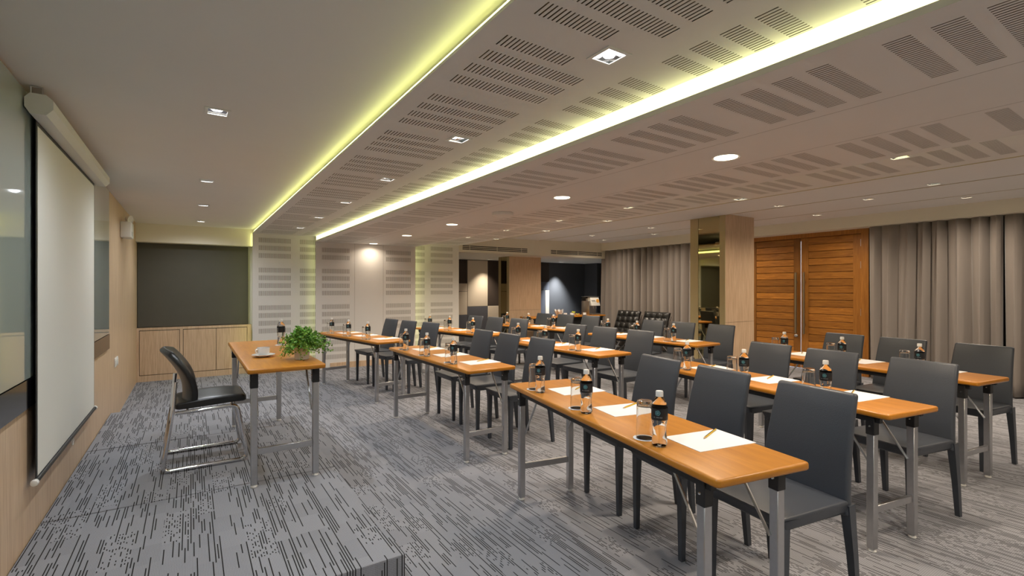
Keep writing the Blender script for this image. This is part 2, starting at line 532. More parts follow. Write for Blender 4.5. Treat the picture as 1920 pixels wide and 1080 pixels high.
obj('panel_lip', mboxes('panel_lip', 'panel', [
    (X1 - 0.002, X1, Y1, Y1 + 0.012, 0, Z1), (X2 - 0.002, X2, Y2, Y2 + 0.012, 0, Z2), (X2R, X2R + 0.002, Y2, Y2 + 0.012, 0, Z2), (X3R, X3R + 0.002, Y3, YB + 0.06, 0, Z3)]), wb)
led('cove_light', (X1 + 0.012, X1 + 0.018, Y1 + 0.016, Y1 + 0.06, 0.1, Z1), wb)
led('cove_light', (X2 + 0.008, X2 + 0.012, Y2 + 0.012, Y2 + 0.03, 0.1, Z2), wb)
led('cove_light', (X2R - 0.012, X2R - 0.008, Y2 + 0.012, Y2 + 0.06, 0.1, Z2), wb)
bb = struct('baseboard_back', mboxes('baseboard_back', 'oak', [(2.0, X2R + 0.004, Y2 - 0.012, Y2, 0, 0.1), (X2R, X3R, Y3 - 0.012, Y3, 0, 0.1), (X1, X2, Y1 - 0.012, Y1, 0, 0.1)]), 'low oak baseboard along the slotted wall', 'baseboard')
# header above the board, bulkhead over the coffee corner, pelmet over curtains
t1 = struct('trim_1', mbox('trim_1', 'cream', XL, X1 + 0.06, 8.86, YB + 0.06, 2.062, Z_L), 'cream header above the grey board', 'trim')
t2 = struct('trim_2', mbox('trim_2', 'cream', 4.54, XR, 8.9, 8.96, 2.125, ZT), 'cream air-conditioning bulkhead over the coffee corner', 'trim')
obj('bulkhead_soffit', holed('bulkhead_soffit', 'cream', 4.54, XN, 8.9, YF, [hole(c, SQ) for c in sqF], lambda u, v: (u, v, 2.125)), t2)
t3 = struct('trim_3', mbox('trim_3', 'cream', XR - 0.32, XR, YN, 8.9, 2.322, Z6), 'cream pelmet band above doors and curtains', 'trim')
# glass board band on the left wall
g = thing('glass_writing_board', 'grey-green glass board on the left wall behind the projection screen', 'board', (XL + 0.002, 2.0, 0.81))
obj('glass_panel', mbox('glass_panel', 'glassboard', 0, 0.012, -4.4, 3.99, 0.14, 1.50, r=0.001, seg=1), g)
obj('ledge', mbox('ledge', 'glossblack', 0, 0.016, -4.4, 3.99, 0.0, 0.138, r=0.001, seg=1), g)['label'] = 'glossy black lower band'

# ------------------------------------------------------------------ doors
d1 = bpy.data.objects.new('door_1', None); COL.objects.link(d1); d1['kind'] = 'structure'; d1.location = (XR, 4.29, 0)
tag(d1, 'double teak doors of horizontal planks with long bar handles', 'door')
bm = bmesh.new()
bx(bm, -0.05, 0.1, -1.02, -0.915, 0, 2.345); bx(bm, -0.05, 0.1, 0.915, 1.02, 0, 2.345); bx(bm, -0.05, 0.1, -0.915, 0.915, 2.25, 2.345); bx(bm, 0.03, 0.06, -0.93, 0.93, 2.2, 2.26); bx(bm, 0.03, 0.06, -0.93, -0.89, 0, 2.2); bx(bm, 0.03, 0.06, 0.89, 0.93, 0, 2.2)
obj('door_frame', fin(bm, 'door_frame', 'teak_v'), d1)
pk = {}
for s in (-1, 1):
    a, b = (0.007, 0.91) if s > 0 else (-0.91, -0.007)
    leaf = obj('door_leaf', mboxes('door_leaf', 'teak_v', [(-0.022, 0.022, a, a + 0.115, 0.01, 2.245), (-0.022, 0.022, b - 0.115, b, 0.01, 2.245), (0.0, 0.015, a + 0.1, b - 0.1, 0.01, 2.245)]), d1)
    n = 19
    for i in range(n):
        h = 2.235 / n
        o = obj('plank', pk.setdefault('p', mbox('plank', 'teak', -0.010, 0.008, -0.3375, 0.3375, 0.004, h - 0.004, r=0.003, seg=1)), leaf, (-0.009, (a + b) / 2, 0.01 + i * h))
    ys = a + 0.06 if s > 0 else b - 0.06
    bm = bmesh.new(); bx(bm, -0.075, -0.05, ys - 0.014, ys + 0.014, 0.60, 1.66); bx(bm, -0.05, -0.02, ys - 0.008, ys + 0.008, 0.75, 0.78); bx(bm, -0.05, -0.02, ys - 0.008, ys + 0.008, 1.48, 1.51)
    obj('bar_handle', fin(bm, 'bar_handle', 'bronze'), leaf)
    for zz in (0.95, 1.7, 2.05):
        yy = b + 0.002 if s > 0 else a - 0.002
        obj('hinge', pk.setdefault('h', mbox('hinge', 'steel', -0.027, -0.02, -0.012, 0.012, 0, 0.11)), leaf, (0, yy, zz))
    if s > 0:
        bm = bmesh.new(); lathe(bm, [(0, 0), (0.024, 0), (0.024, 0.012), (0.012, 0.02), (0.02, 0.04), (0, 0.05)], 14)
        me = fin(bm, 'lock_knob', 'steel', True); o = obj('lock_knob', me, leaf, (-0.02, 0.075, 0.56)); o.rotation_euler = (0, -PI / 2, 0)


# ------------------------------------------------------------------ curtains
def curtain(label, y0, y1, ztop, wl_, amp, seed, open_end=None):
    rnd = random.Random(seed)
    n = int((y1 - y0) / 0.012)
    nz = 14
    ph = [rnd.uniform(-0.5, 0.5) for _ in range(40)]
    bm = bmesh.new(); g = []
    for k in range(nz + 1):
        tz = k / nz
        row = []
        for i in range(n + 1):
            s = i / n
            q = s * (y1 - y0) / wl_
            f = 2 * PI * q + 0.9 * math.sin(q * 1.7 + ph[3]) + (1 - tz) * 0.8 * math.sin(q * 0.9 + ph[5])
            a = amp * (0.55 + 0.45 * math.sin(q * 0.61 + ph[1]) * 0.5 + 0.35 * (1 - tz))
            x = -a * math.sin(f) - 0.35 * a * math.sin(2 * f + ph[2] + tz)
            y = y0 + s * (y1 - y0) + 0.012 * math.sin(2 * f)
            row.append(bm.verts.new((x, y, 0.015 + tz * (ztop - 0.015))))
        g.append(row)
    for k in range(nz):
        for i in range(n):
            bm.faces.new((g[k][i], g[k][i + 1], g[k + 1][i + 1], g[k + 1][i]))
    me = fin(bm, 'curtain', 'curtain', True)
    for p in me.polygons: p.use_smooth = True
    o = obj('curtain', me, None, (XR - 0.19, 0, 0))
    md = o.modifiers.new('thick', 'SOLIDIFY'); md.thickness = 0.004
    return tag(o, label, 'curtain', 'grey pleated curtains on the right wall')


curtain('grey-brown pleated curtain between the coffee corner and the mirrored column', 5.36, 9.0, 2.345, 0.19, 0.075, 1)
curtain('grey-brown pleated curtain just right of the teak doors', 1.75, 3.20, 2.345, 0.19, 0.075, 2)
curtain('grey-brown pleated curtain cut off by the right picture edge', 0.1, 1.72, 2.345, 0.19, 0.075, 3)


# ------------------------------------------------------------------ columns
def column(label, x0, x1, y0, y1, ztop, mirror):
    t = thing('column', label, 'column', ((x0 + x1) / 2, (y0 + y1) / 2, 0), 0, 'oak clad columns')
    hx, hy = (x1 - x0) / 2, (y1 - y0) / 2
    obj('lower_cladding', mbox('lower_cladding', 'oak', -hx, hx, -hy, hy, 0, 0.872), t)
    obj('upper_cladding', mbox('upper_cladding', 'oak', -hx, hx, -hy, hy, 0.876, ztop), t)
    obj('core', mbox('core', 'blackp', -hx + 0.01, hx - 0.01, -hy + 0.01, hy - 0.01, 0.8, 0.9), t)
    m0, m1 = mirror
    obj('mirror_strip', mbox('mirror_strip', 'mirror', -hx - 0.006, -hx - 0.001, m0 - (y0 + y1) / 2, m1 - (y0 + y1) / 2, 0.0, ztop), t)['label'] = 'bronze-tinted mirror strip'
    for (a, b) in ((y0, m0), (m1, y1)):
        obj('mirror_trim', mbox('mirror_trim', 'champagne', -hx - 0.012, -hx, a - (y0 + y1) / 2, b - (y0 + y1) / 2, 0.0, ztop), t)
    return t


column('pale oak column with bronze mirror strip beside the teak doors', 6.61, 7.36, 4.28, 4.88, 2.50, (4.37, 4.74))
column('pale oak column standing before the cream and brown wall panels', 6.17, 7.08, 9.46, 9.92, 2.125, (9.56, 9.82))
# wall panels of the coffee corner
FP = [('brown', 5.05, 5.93, 1.52, 2.11), ('creamcloth', 5.05, 5.93, 1.31, 1.51), ('creamcloth', 5.05, 5.93, 0.71, 1.30), ('creamcloth', 5.94, 6.54, 0.92, 2.11), ('brown', 6.55, 6.95, 0.93, 2.11),
      ('slate', 5.94, 6.54, 0.0, 0.91), ('creamcloth', 6.55, 6.95, 0.0, 0.92), ('slate', 5.05, 5.93, 0.0, 0.70), ('brown', 7.6, 8.58, 1.58, 2.11), ('slate', 7.6, 8.58, 1.34, 1.57), ('creamcloth', 8.45, 8.58, 0.0, 1.33), ('slate', 7.6, 8.44, 0.0, 1.33)]
for i, (mt, a, b, c, d) in enumerate(FP):
    obj('wall_panel', mbox('wall_panel', mt, a, b, YF - 0.03, YF, c, d, r=0.004, seg=1), wf)
obj('wall_return', mbox('wall_return', 'charcoal', XN, XN + 0.12, 9.1, YF, 0, ZT), wf)
obj('wall_return', mbox('wall_return', 'charcoal', XR + 0.15, XN, 9.0, 9.1, 0, ZT), wf)
obj('wall_return', mbox('wall_return', 'charcoal', 9.95, XN, 10.55, YF, 0, 2.125), wf)


# ------------------------------------------------------------------ air grilles
def grille(label, x0, x1, z0, z1, y):
    t = thing('air_grille', label, 'grille', ((x0 + x1) / 2, y, z0), 0, 'linear air grilles in the bulkhead')
    L = (x1 - x0) / 2; h = z1 - z0
    obj('grille_shade', mbox('grille_shade', 'blackp', -L, L, -0.004, 0.004, 0, h), t)  # flat black plate, paints the shade between the slats
    for k in range(4):
        zz = h * k / 3
        obj('slat', mbox('slat', 'cream', -L - 0.01, L + 0.01, -0.016, 0.0, zz - 0.0065, zz + 0.0065), t)
    for u in (-0.8 * L, 0.02 * L, 0.8 * L):
        obj('divider', mbox('divider', 'cream', u - 0.003, u + 0.003, -0.012, 0.0, 0, h), t)


grille('linear air grille on the bulkhead nearer the slotted wall', 4.66, 6.28, 2.175, 2.275, 8.9)
grille('linear air grille on the bulkhead nearer the curtains', 6.95, 8.55, 2.175, 2.275, 8.9)


# ------------------------------------------------------------------ downlights
def mk_square():
    bm = bmesh.new()
    o, i = 0.060, SQ
    for d in ((-o, o, -o, -i, -0.004, 0.002), (-o, o, i, o, -0.004, 0.002), (-o, -i, -i, i, -0.004, 0.002), (i, o, -i, i, -0.004, 0.002)): bx(bm, *d)
    fr = fin(bm, 'trim_frame', 'white')
    bm = bmesh.new()
    vs = [[bm.verts.new((sx * s, sy * s, z)) for sx, sy in ((-1, -1), (1, -1), (1, 1), (-1, 1))] for s, z in ((SQ, 0.0), (0.034, 0.055))]
    for k in range(4): bm.faces.new((vs[0][k], vs[0][(k + 1) % 4], vs[1][(k + 1) % 4], vs[1][k]))
    bm.faces.new(vs[1])
    rf = fin(bm, 'reflector', 'chrome')
    bm = bmesh.new(); lathe(bm, [(0, 0.010), (0.02, 0.012), (0.029, 0.020), (0.031, 0.05), (0, 0.054)], 16)
    bc = fin(bm, 'bulb', 'bulbc', True)
    bm = bmesh.new(); lathe(bm, [(0, 0.010), (0.02, 0.012), (0.029, 0.020), (0.031, 0.05), (0, 0.054)], 16)
    bw = fin(bm, 'bulb', 'bulbw', True)
    return fr, rf, bc, bw


FR, RF, BC, BW = mk_square()
bm = bmesh.new(); lathe(bm, [(0.066, -0.001), (0.078, -0.005), (0.082, 0.0), (0.066, 0.001)], 32); RTR = fin(bm, 'trim_ring', 'white', True)
bm = bmesh.new(); lathe(bm, [(0, -0.003), (0.066, -0.003), (0.066, 0.004), (0, 0.004)], 32); RDF = fin(bm, 'diffuser', 'bulbw', True)


def lamp(kind, loc, power, colr, angle=100, blend=0.6, size=0.03):
    l = bpy.data.lights.new('lamp', kind)
    l.energy = power; l.color = colr
    if kind == 'SPOT':
        l.spot_size = math.radians(angle); l.spot_blend = blend; l.shadow_soft_size = size
    return l


def sq_light(c, z, label, group, power, colr, bulb, angle=150, cat='downlight'):
    t = thing('square_downlight', label, cat, (c[0], c[1], z), 0, group)
    obj('trim_frame', FR, t); obj('reflector', RF, t); obj('bulb', bulb, t)
    o = bpy.data.objects.new('lamp', lamp('SPOT', None, power, colr, angle, 0.9, 0.03)); COL.objects.link(o); o.parent = t; o.location = (0, 0, 0.004)
    return t


def rd_light(c, z, label, group, power, colr):
    t = thing('round_downlight', label, 'downlight', (c[0], c[1], z), 0, group)
    obj('trim_ring', RTR, t); obj('diffuser', RDF, t)
    l = bpy.data.lights.new('lamp', 'AREA'); l.shape = 'DISK'; l.size = 0.12; l.energy = power; l.color = colr; l.spread = math.radians(150)
    o = bpy.data.objects.new('lamp', l); COL.objects.link(o); o.parent = t; o.location = (0, 0, -0.006)
    return t


ORD = ['nearest', 'second', 'third', 'fourth', 'fifth', 'sixth', 'seventh', 'eighth']
vis = 0
for c in sqL:
    if c[1] > 2:
        lb = 'square recessed downlight in the plain ceiling above the stage, %s from the camera' % ORD[vis]; vis += 1
    else: lb = 'square recessed downlight in the plain ceiling behind the camera' if c[1] < 0 else 'square recessed downlight in the plain ceiling straight above the camera'
    sq_light(c, Z_L, lb, 'square downlights over the stage', W_SQ_LEFT, COOL, BC, 168)
vis = 0
for c in sqP1:
    if c[1] > 1.2:
        lb = 'square recessed downlight in the leftmost slotted ceiling strip, %s from the camera' % ORD[vis]; vis += 1
    else: lb = 'square recessed downlight in the leftmost slotted strip behind the camera' if c[1] < 0 else 'square recessed downlight in the leftmost slotted strip beside the camera'
    sq_light(c, Z1, lb, 'square downlights in the left slotted strip', W_SQ_P1, COOL, BC)
vis = 0
for c in rdP2:
    if c[1] > 1:
        lb = 'glowing round warm downlight in the ceiling, %s from the camera' % ORD[vis]; vis += 1
    else: lb = 'glowing round warm downlight behind the camera' if c[1] < 0 else 'glowing round warm downlight out of frame beside the camera'
    rd_light(c, Z2, lb, 'round warm downlights', W_ROUND * (0.2 if c[1] > 8 else 1), WARM)
for i, c in enumerate(sqP3):
    k = 'inner' if c[0] < 4.2 else 'outer'
    rank = sorted([q[1] for q in sqP3 if (q[0] < 4.2) == (c[0] < 4.2)]).index(c[1])
    sq_light(c, Z3, 'small square downlight in the right slotted strip, %s line, %s from the near end' % (k, ORD[rank]), 'square downlights in the right slotted strip', W_SQ_RIGHT, WARM, BW)
for i, c in enumerate(sq4):
    rank = sorted([q[1] for q in sq4]).index(c[1])
    sq_light(c, Z4, 'small square downlight in the stepped ceiling toward the doors, %s from the near end' % ORD[rank], 'square downlights near the right wall', W_SQ_RIGHT, WARM, BW)
for i, c in enumerate(sq6):
    sq_light(c, Z6, 'small square downlight close to the curtains and doors, %s from the near end' % ORD[i], 'square downlights washing the right wall', W_SQ_WALL * (0.62 if c[1] > 6 else 0.9), WARM, BW, 150)
for i, c in enumerate(sorted(sq5)):
    sq_light(c, Z5, 'small square downlight in the middle step of the right ceiling, %s from the near end' % ORD[sorted(q[1] for q in sq5).index(c[1])], 'square downlights in the middle step', W_SQ_RIGHT * (3.6 if c[1] > 7 else 1), WARM, BW)
sq_light(sqF[0], 2.125, 'square downlight washing the cream panels of the coffee corner', 'coffee corner downlights', W_FAR, WARM, BW, 90)
sq_light(sqF[1], 2.125, 'square downlight washing the charcoal wall of the coffee corner', 'coffee corner downlights', W_FAR * 5, COOL, BC, 75)

# ------------------------------------------------------------------ wall devices
t = thing('emergency_light', 'white twin-head emergency light high on the oak wall', 'emergency light', (XL, 7.14, 1.96))
obj('battery_box', mbox('battery_box', 'white', 0, 0.10, -0.14, 0.14, 0, 0.18, r=0.012), t)
obj('vent', mboxes('vent', 'blackp', [(0.1, 0.101, -0.10, 0.02, 0.03 + k * 0.012, 0.033 + k * 0.012) for k in range(4)]), t)
for s in (-0.07, 0.07):
    bm = bmesh.new(); lathe(bm, [(0, 0), (0.025, 0.0), (0.04, 0.03), (0.042, 0.045), (0.036, 0.046), (0, 0.03)], 16)
    me = fin(bm, 'lamp_head', 'white', True); o = obj('lamp_head', me, t, (0.05, s, 0.225)); o.rotation_euler = (0.0, PI / 2 + 0.3, 0.5 * s / 0.07)
    obj('neck', mtube('neck', 'white', [(0.05, s, 0.17), (0.05, s, 0.225)], 0.012), t)
t = thing('power_outlet', 'white double power outlet low on the oak wall', 'outlet', (XL, 6.60, 0.56))
obj('cover_plate', mbox('cover_plate', 'white', 0, 0.012, -0.11, 0.11, 0, 0.095, r=0.004), t)
for s in (-0.055, 0.055): obj('socket', mbox('socket', 'white', 0.012, 0.016, s - 0.035, s + 0.035, 0.015, 0.08, r=0.003), t)
t = thing('ceiling_access_point', 'flat round white device under the slotted ceiling', 'ceiling device', (2.72, 4.30, Z2))
bm = bmesh.new(); lathe(bm, [(0, -0.042), (0.07, -0.040), (0.105, -0.028), (0.112, -0.012), (0.112, 0)], 28); obj('cover', fin(bm, 'cover', 'white', True), t)
bm = bmesh.new(); lathe(bm, [(0.1, -0.006), (0.112, -0.004), (0.112, 0)], 28); obj('mount_ring', fin(bm, 'mount_ring', 'steel', True), t)

# ------------------------------------------------------------------ projection screen
t = thing('projection_screen', 'pull-down white projection screen with black border hung by the left wall', 'screen', (-0.625, 3.25, 0.44))
prof = [(-0.016, -0.02), (0.002, -0.05), (0.059, -0.05), (0.084, -0.02), (0.084, 0.022), (0.059, 0.045), (0.002, 0.045), (-0.016, 0.022)]
bm = bmesh.new(); e = []
for y in (-0.13, 1.80): e.append([bm.verts.new((a, y, 1.805 + b)) for a, b in prof])
for k in range(8): bm.faces.new((e[0][k], e[0][(k + 1) % 8], e[1][(k + 1) % 8], e[1][k]))
bm.faces.new(e[0]); bm.faces.new(e[1][::-1])
hs = obj('housing', fin(bm, 'housing', 'white'), t)
for y in (-0.10, 1.77): obj('hanger', mtube('hanger', 'steel', [(0.0, y, 1.83), (0.0, y, 1.888), (0.04, y, 1.888), (0.04, y, 1.83)], 0.005), hs)
obj('backing', mbox('backing', 'blackp', -0.0035, 0.0, 0.0, 1.71, 0.012, 1.76), t)['label'] = 'black border and back'
obj('fabric', mbox('fabric', 'screen', -0.002, 0.0012, 0.022, 1.690, 0.024, 1.735), t)
obj('bottom_bar', mtube('bottom_bar', 'blackp', [(0, -0.02, 0.006), (0, 1.73, 0.006)], 0.012, 10), t)
for y in (-0.03, 1.74):
    bm = bmesh.new(); lathe(bm, [(0, -0.02), (0.014, -0.014), (0.017, 0), (0.014, 0.014), (0, 0.02)], 12); o = obj('end_cap', fin(bm, 'end_cap', 'white', True), t, (0, y, 0.006)); o.rotation_euler = (PI / 2, 0, 0)
obj('pull_ring', mtube('pull_ring', 'white', [(0.004, 0.855 + 0.024 * math.cos(a), -0.026 + 0.024 * math.sin(a)) for a in [k * PI / 6 for k in range(12)]], 0.002, 6, closed=True), t)

# ------------------------------------------------------------------ board and cabinet in the alcove
o = obj('pin_board', mbox('pin_board', 'board', XL + 0.004, X1 - 0.04, YB + 0.01, YB + 0.055, 0.80, 2.06, r=0.004, seg=1)); tag(o, 'large dark grey board above the low oak cabinet', 'board')
t = thing('low_cabinet', 'low pale oak cabinet with three flat doors under the dark board', 'cabinet', (XL, 9.0, 0))
W = X1 - XL
obj('carcass', mboxes('carcass', 'oak', [(0.0, W, 0.02, 0.06, 0, 0.79), (0, W, -0.0, 0.06, 0.76, 0.795), (0, W, 0.0, 0.02, 0.0, 0.09), (0, 0.03, 0, 0.02, 0.09, 0.76), (W - 0.06, W, 0, 0.02, 0.09, 0.76), (0.525, 0.565, 0, 0.02, 0.09, 0.76)]), t)
obj('door_gap_shade', mbox('door_gap_shade', 'blackp', 0.031, W - 0.061, 0.0185, 0.0198, 0.091, 0.759), t)  # black sheet added so the door gaps show painted shade
for a, b in ((0.036, 0.519), (0.571, 0.997), (1.003, W - 0.066)):
    obj('door', mbox('door', 'oak', a, b, 0.002, 0.0184, 0.098, 0.750, r=0.0015, seg=1), t)

# ------------------------------------------------------------------ stage
mods = [(2.16, 3.483, 'nearest carpeted stage module with its cut corner at the bottom edge'), (3.497, 4.823, 'middle carpeted stage module carrying the presenter table'), (4.837, 6.20, 'farthest carpeted stage module ending before the oak cabinet')]
for a, b, lb in mods:
    o = obj('stage_module', mbox('stage_module', 'carpet', XL + 0.004, 0.832, a, b, 0.0, 0.15, r=0.003, seg=1)); tag(o, lb, 'stage', 'stage modules')


# ================================================================== FURNITURE PROTOTYPES
def bullnose(name, L, D, z0, z1, r):
    bm = bmesh.new(); bx(bm, 0, D, 0, L, z0, z1)
    ve = [e for e in bm.edges if abs(e.verts[0].co.z - e.verts[1].co.z) > 0.01]
    bmesh.ops.bevel(bm, geom=ve, offset=0.018, segments=3, profile=0.5, affect='EDGES')
    he = [e for e in bm.edges if abs(e.verts[0].co.z - e.verts[1].co.z) < 1e-5 and len(e.link_faces) == 2 and abs(e.link_faces[0].normal.z - e.link_faces[1].normal.z) > 0.5]
    bm.normal_update()
    he = [e for e in bm.edges if len(e.link_faces) == 2 and (abs(e.link_faces[0].normal.z) > 0.9) != (abs(e.link_faces[1].normal.z) > 0.9)]
    bmesh.ops.bevel(bm, geom=he, offset=r, segments=3, profile=0.5, affect='EDGES')
    bm.normal_update()
    for f in bm.faces: f.material_index = 0 if f.normal.z > 0.9 else 1
    return fin(bm, name, ['top', 'edge'], True)


def table_proto(L=1.8, D=0.45, H=0.745):
    P = [('table_top', bullnose('table_top', L, D, H - 0.030, H, 0.009))]
    P.append(('under_frame', mboxes('under_frame', 'blackp', [(0.03, 0.055, 0.06, L - 0.06, H - 0.062, H - 0.03), (D - 0.055, D - 0.03, 0.06, L - 0.06, H - 0.062, H - 0.03)])))
    s = 0.019
    leg = {}
    for y in (0.105, L - 0.105):
        for x in (0.045, D - 0.045):
            lm = mbox('leg', 'steel', x - s, x + s, y - s, y + s, 0.018, H - 0.10, r=0.003, seg=1)
            br = mbox('leg_bracket', 'blackp', x - s - 0.003, x + s + 0.003, y - s - 0.003, y + s + 0.003, H - 0.13, H - 0.03, r=0.003, seg=1)
            bm = bmesh.new(); lathe(bm, [(0, 0), (0.017, 0), (0.02, 0.006), (0.014, 0.018), (0, 0.018)], 12)
            bmesh.ops.translate(bm, verts=bm.verts, vec=(x, y, 0))
            gl = fin(bm, 'foot_glide', 'white', True)
            bm = bmesh.new(); lathe(bm, [(0, 0), (0.006, 0), (0.004, 0.004), (0, 0.005)], 8)
            bmesh.ops.rotate(bm, verts=bm.verts, cent=(0, 0, 0), matrix=Matrix.Rotation(-PI / 2, 3, 'Y')); bmesh.ops.translate(bm, verts=bm.verts, vec=(x - s - 0.003, y, H - 0.085))
            rv = fin(bm, 'rivet', 'chrome', True)
            P.append(('leg', lm, [('leg_bracket', br), ('foot_glide', gl), ('rivet', rv)]))
        P.append(('cross_bar', mbox('cross_bar', 'steel', 0.045 + s, D - 0.045 - s, y - 0.010, y + 0.010, 0.20, 0.238, r=0.002, seg=1)))
        sg = 1 if y < L / 2 else -1
        for x in (0.045, D - 0.045):
            bm = bmesh.new()
            tube(bm, [(x + 0.022 * (1 if x < D / 2 else -1), y + sg * 0.012, H - 0.31), (x + 0.022 * (1 if x < D / 2 else -1), y + sg * 0.20, H - 0.045)], 0.0065, 6)
            P.append(('folding_brace', fin(bm, 'folding_brace', 'steel')))
    return P


TABLE = table_proto()


def chair_proto():
    P = []
    # seat: padded, slightly domed, undercut
    bm = bmesh.new(); bx(bm, -0.25, 0.185, -0.212, 0.212, 0.405, 0.47)
    for v in bm.verts:
        if v.co.z < 0.44:
            v.co.x = -0.215 if v.co.x < 0 else v.co.x; v.co.y *= 0.93
    bmesh.ops.subdivide_edges(bm, edges=bm.edges[:], cuts=3, use_grid_fill=True)
    for v in bm.verts:
        if v.co.z > 0.46: v.co.z += 0.010 * (1 - (v.co.y / 0.212) ** 2) * (1 - ((v.co.x + 0.03) / 0.22) ** 2)
    sh = [e for e in bm.edges if len(e.link_faces) == 2 and e.calc_face_angle(0) > 0.8]
    bmesh.ops.bevel(bm, geom=sh, offset=0.016, segments=3, profile=0.5, affect='EDGES')
    P.append(('seat', fin(bm, 'seat', 'leather', True)))
    # backrest: reclined slab, rounded top corners
    bm = bmesh.new(); bx(bm, -0.02, 0.02, -0.215, 0.215, 0.40, 0.915)
    bmesh.ops.subdivide_edges(bm, edges=[e for e in bm.edges if abs(e.verts[0].co.z - e.verts[1].co.z) > 0.1], cuts=5)
    for v in bm.verts:
        tz = (v.co.z - 0.40) / 0.515
        v.co.x += 0.178 + 0.095 * tz ** 1.25 - 0.012 * math.sin(PI * tz)
        v.co.y *= 0.985 - 0.105 * tz
        if v.co.x > 0.178 + 0.095 * tz ** 1.25: v.co.x -= 0.008 * tz
    bm.normal_update()
    sh = [e for e in bm.edges if len(e.link_faces) == 2 and e.calc_face_angle(0) > 0.8]
    bmesh.ops.bevel(bm, geom=sh, offset=0.014, segments=3, profile=0.5, affect='EDGES')
    P.append(('backrest', fin(bm, 'backrest', 'leather', True)))
    for s in (-1, 1):
        bm = bmesh.new(); tube(bm, [(-0.205, s * 0.182, 0.0), (-0.205, s * 0.182, 0.2), (-0.203, s * 0.18, 0.43)], [0.0125, 0.015, 0.019], 4, sq=True)
        P.append(('leg', fin(bm, 'leg', 'leather')))
        bm = bmesh.new(); tube(bm, [(0.232, s * 0.203, 0.0), (0.212, s * 0.2, 0.22), (0.186, s * 0.194, 0.45)], [0.0125, 0.016, 0.021], 4, sq=True)
        P.append(('leg', fin(bm, 'leg', 'leather')))
    return P


CHAIR = chair_proto()


# bottle of water
def bottle_proto():
    prof = [(0, 0.0), (0.020, 0.0), (0.0275, 0.004), (0.0305, 0.012), (0.0300, 0.03), (0.0280, 0.055), (0.0265, 0.075), (0.0285, 0.092), (0.0300, 0.100), (0.0320, 0.108), (0.0322, 0.145), (0.0322, 0.158), (0.0300, 0.166), (0.0245, 0.180), (0.0170, 0.192), (0.0128, 0.198), (0.0128, 0.206), (0, 0.206)]
    bm = bmesh.new()
    # subdivide the profile in the fluted zone
    pp = []
    for (a, b) in zip(prof[:-1], prof[1:]):
        k = 3 if 0.012 <= a[1] < 0.1 else 1
        for i in range(k): pp.append((a[0] + (b[0] - a[0]) * i / k, a[1] + (b[1] - a[1]) * i / k))
    pp.append(prof[-1])
    def mod(a, z):
        if 0.012 < z < 0.098:
            e = math.sin(PI * (z - 0.012) / 0.086)
            return 1 - 0.055 * e * (0.5 + 0.5 * math.sin(6 * a + z * 75)) ** 2
        return 1
    lathe(bm, pp, 36, mod)
    body = fin(bm, 'bottle_body', 'water', True)
    for p in body.polygons: p.use_smooth = True
    bm = bmesh.new(); lathe(bm, [(0, 0.222), (0.0135, 0.222), (0.0148, 0.219), (0.015, 0.203), (0.0152, 0.2), (0.0138, 0.2)], 28, lambda a, z: 1 + 0.012 * math.cos(28 * a) * 0)
    cap = fin(bm, 'cap', 'white', True)
    bm = bmesh.new(); lathe(bm, [(0.0324, 0.109), (0.0326, 0.110), (0.0326, 0.154), (0.0324, 0.155)], 36)
    lab = fin(bm, 'label', 'label', True)
    # printed emblem and name, wrapped on the label (faces local -x)
    R = 0.0329
    wrap = lambda u, v: (-R * math.cos(u / R), -R * math.sin(u / R), v)
    bm = bmesh.new()
    cz, er = 0.1385, 0.0098
    for k in range(5):
        a0 = k * 2 * PI / 5
        cx, cy = 0.5 * er * math.cos(a0), 0.5 * er * math.sin(a0)
        prev = None
        for i in range(11):
            th = a0 + PI - i * (1.25 * PI) / 10
            q = []
            for rr in (0.5 * er - 0.0007, 0.5 * er + 0.0007):
                q.append(bm.verts.new(wrap(cx + rr * math.cos(th), cz + cy + rr * math.sin(th))))
            if prev: bm.faces.new((prev[0], prev[1], q[1], q[0]))
            prev = q
    emb = fin(bm, 'emblem', 'teal')
    fc = bpy.data.curves.new('label_text', 'FONT'); fc.body = 'AL DRVEZ'; fc.size = 0.0062; fc.align_x = 'CENTER'; fc.space_character = 1.35; fc.resolution_u = 2
    fo = bpy.data.objects.new('tmp_text', fc); COL.objects.link(fo)
    dg = bpy.context.evaluated_depsgraph_get()
    tm = bpy.data.meshes.new_from_object(fo.evaluated_get(dg))
    bpy.data.objects.remove(fo); bpy.data.curves.remove(fc)
    for v in tm.vertices: v.co = Vector(wrap(v.co.x, 0.1185 + v.co.y))
    tm.materials.clear(); tm.materials.append(M['print']); tm.name = 'lettering'
    bm = bmesh.new()
    for k in range(6):   # small print on the back
        zz = 0.116 + k * 0.0055
        for i in range(8):
            u0, u1 = -0.012 + i * 0.003, -0.012 + (i + 1) * 0.003
            f = lambda u, v: (R * math.cos(u / R), R * math.sin(u / R), v)
            bm.faces.new([bm.verts.new(f(*q)) for q in ((u0, zz), (u1, zz), (u1, zz + 0.0016), (u0, zz + 0.0016))])
    sm = fin(bm, 'small_print', 'print')
    return [('bottle_body', body), ('cap', cap), ('label', lab, [('emblem', emb), ('lettering', tm), ('small_print', sm)])]


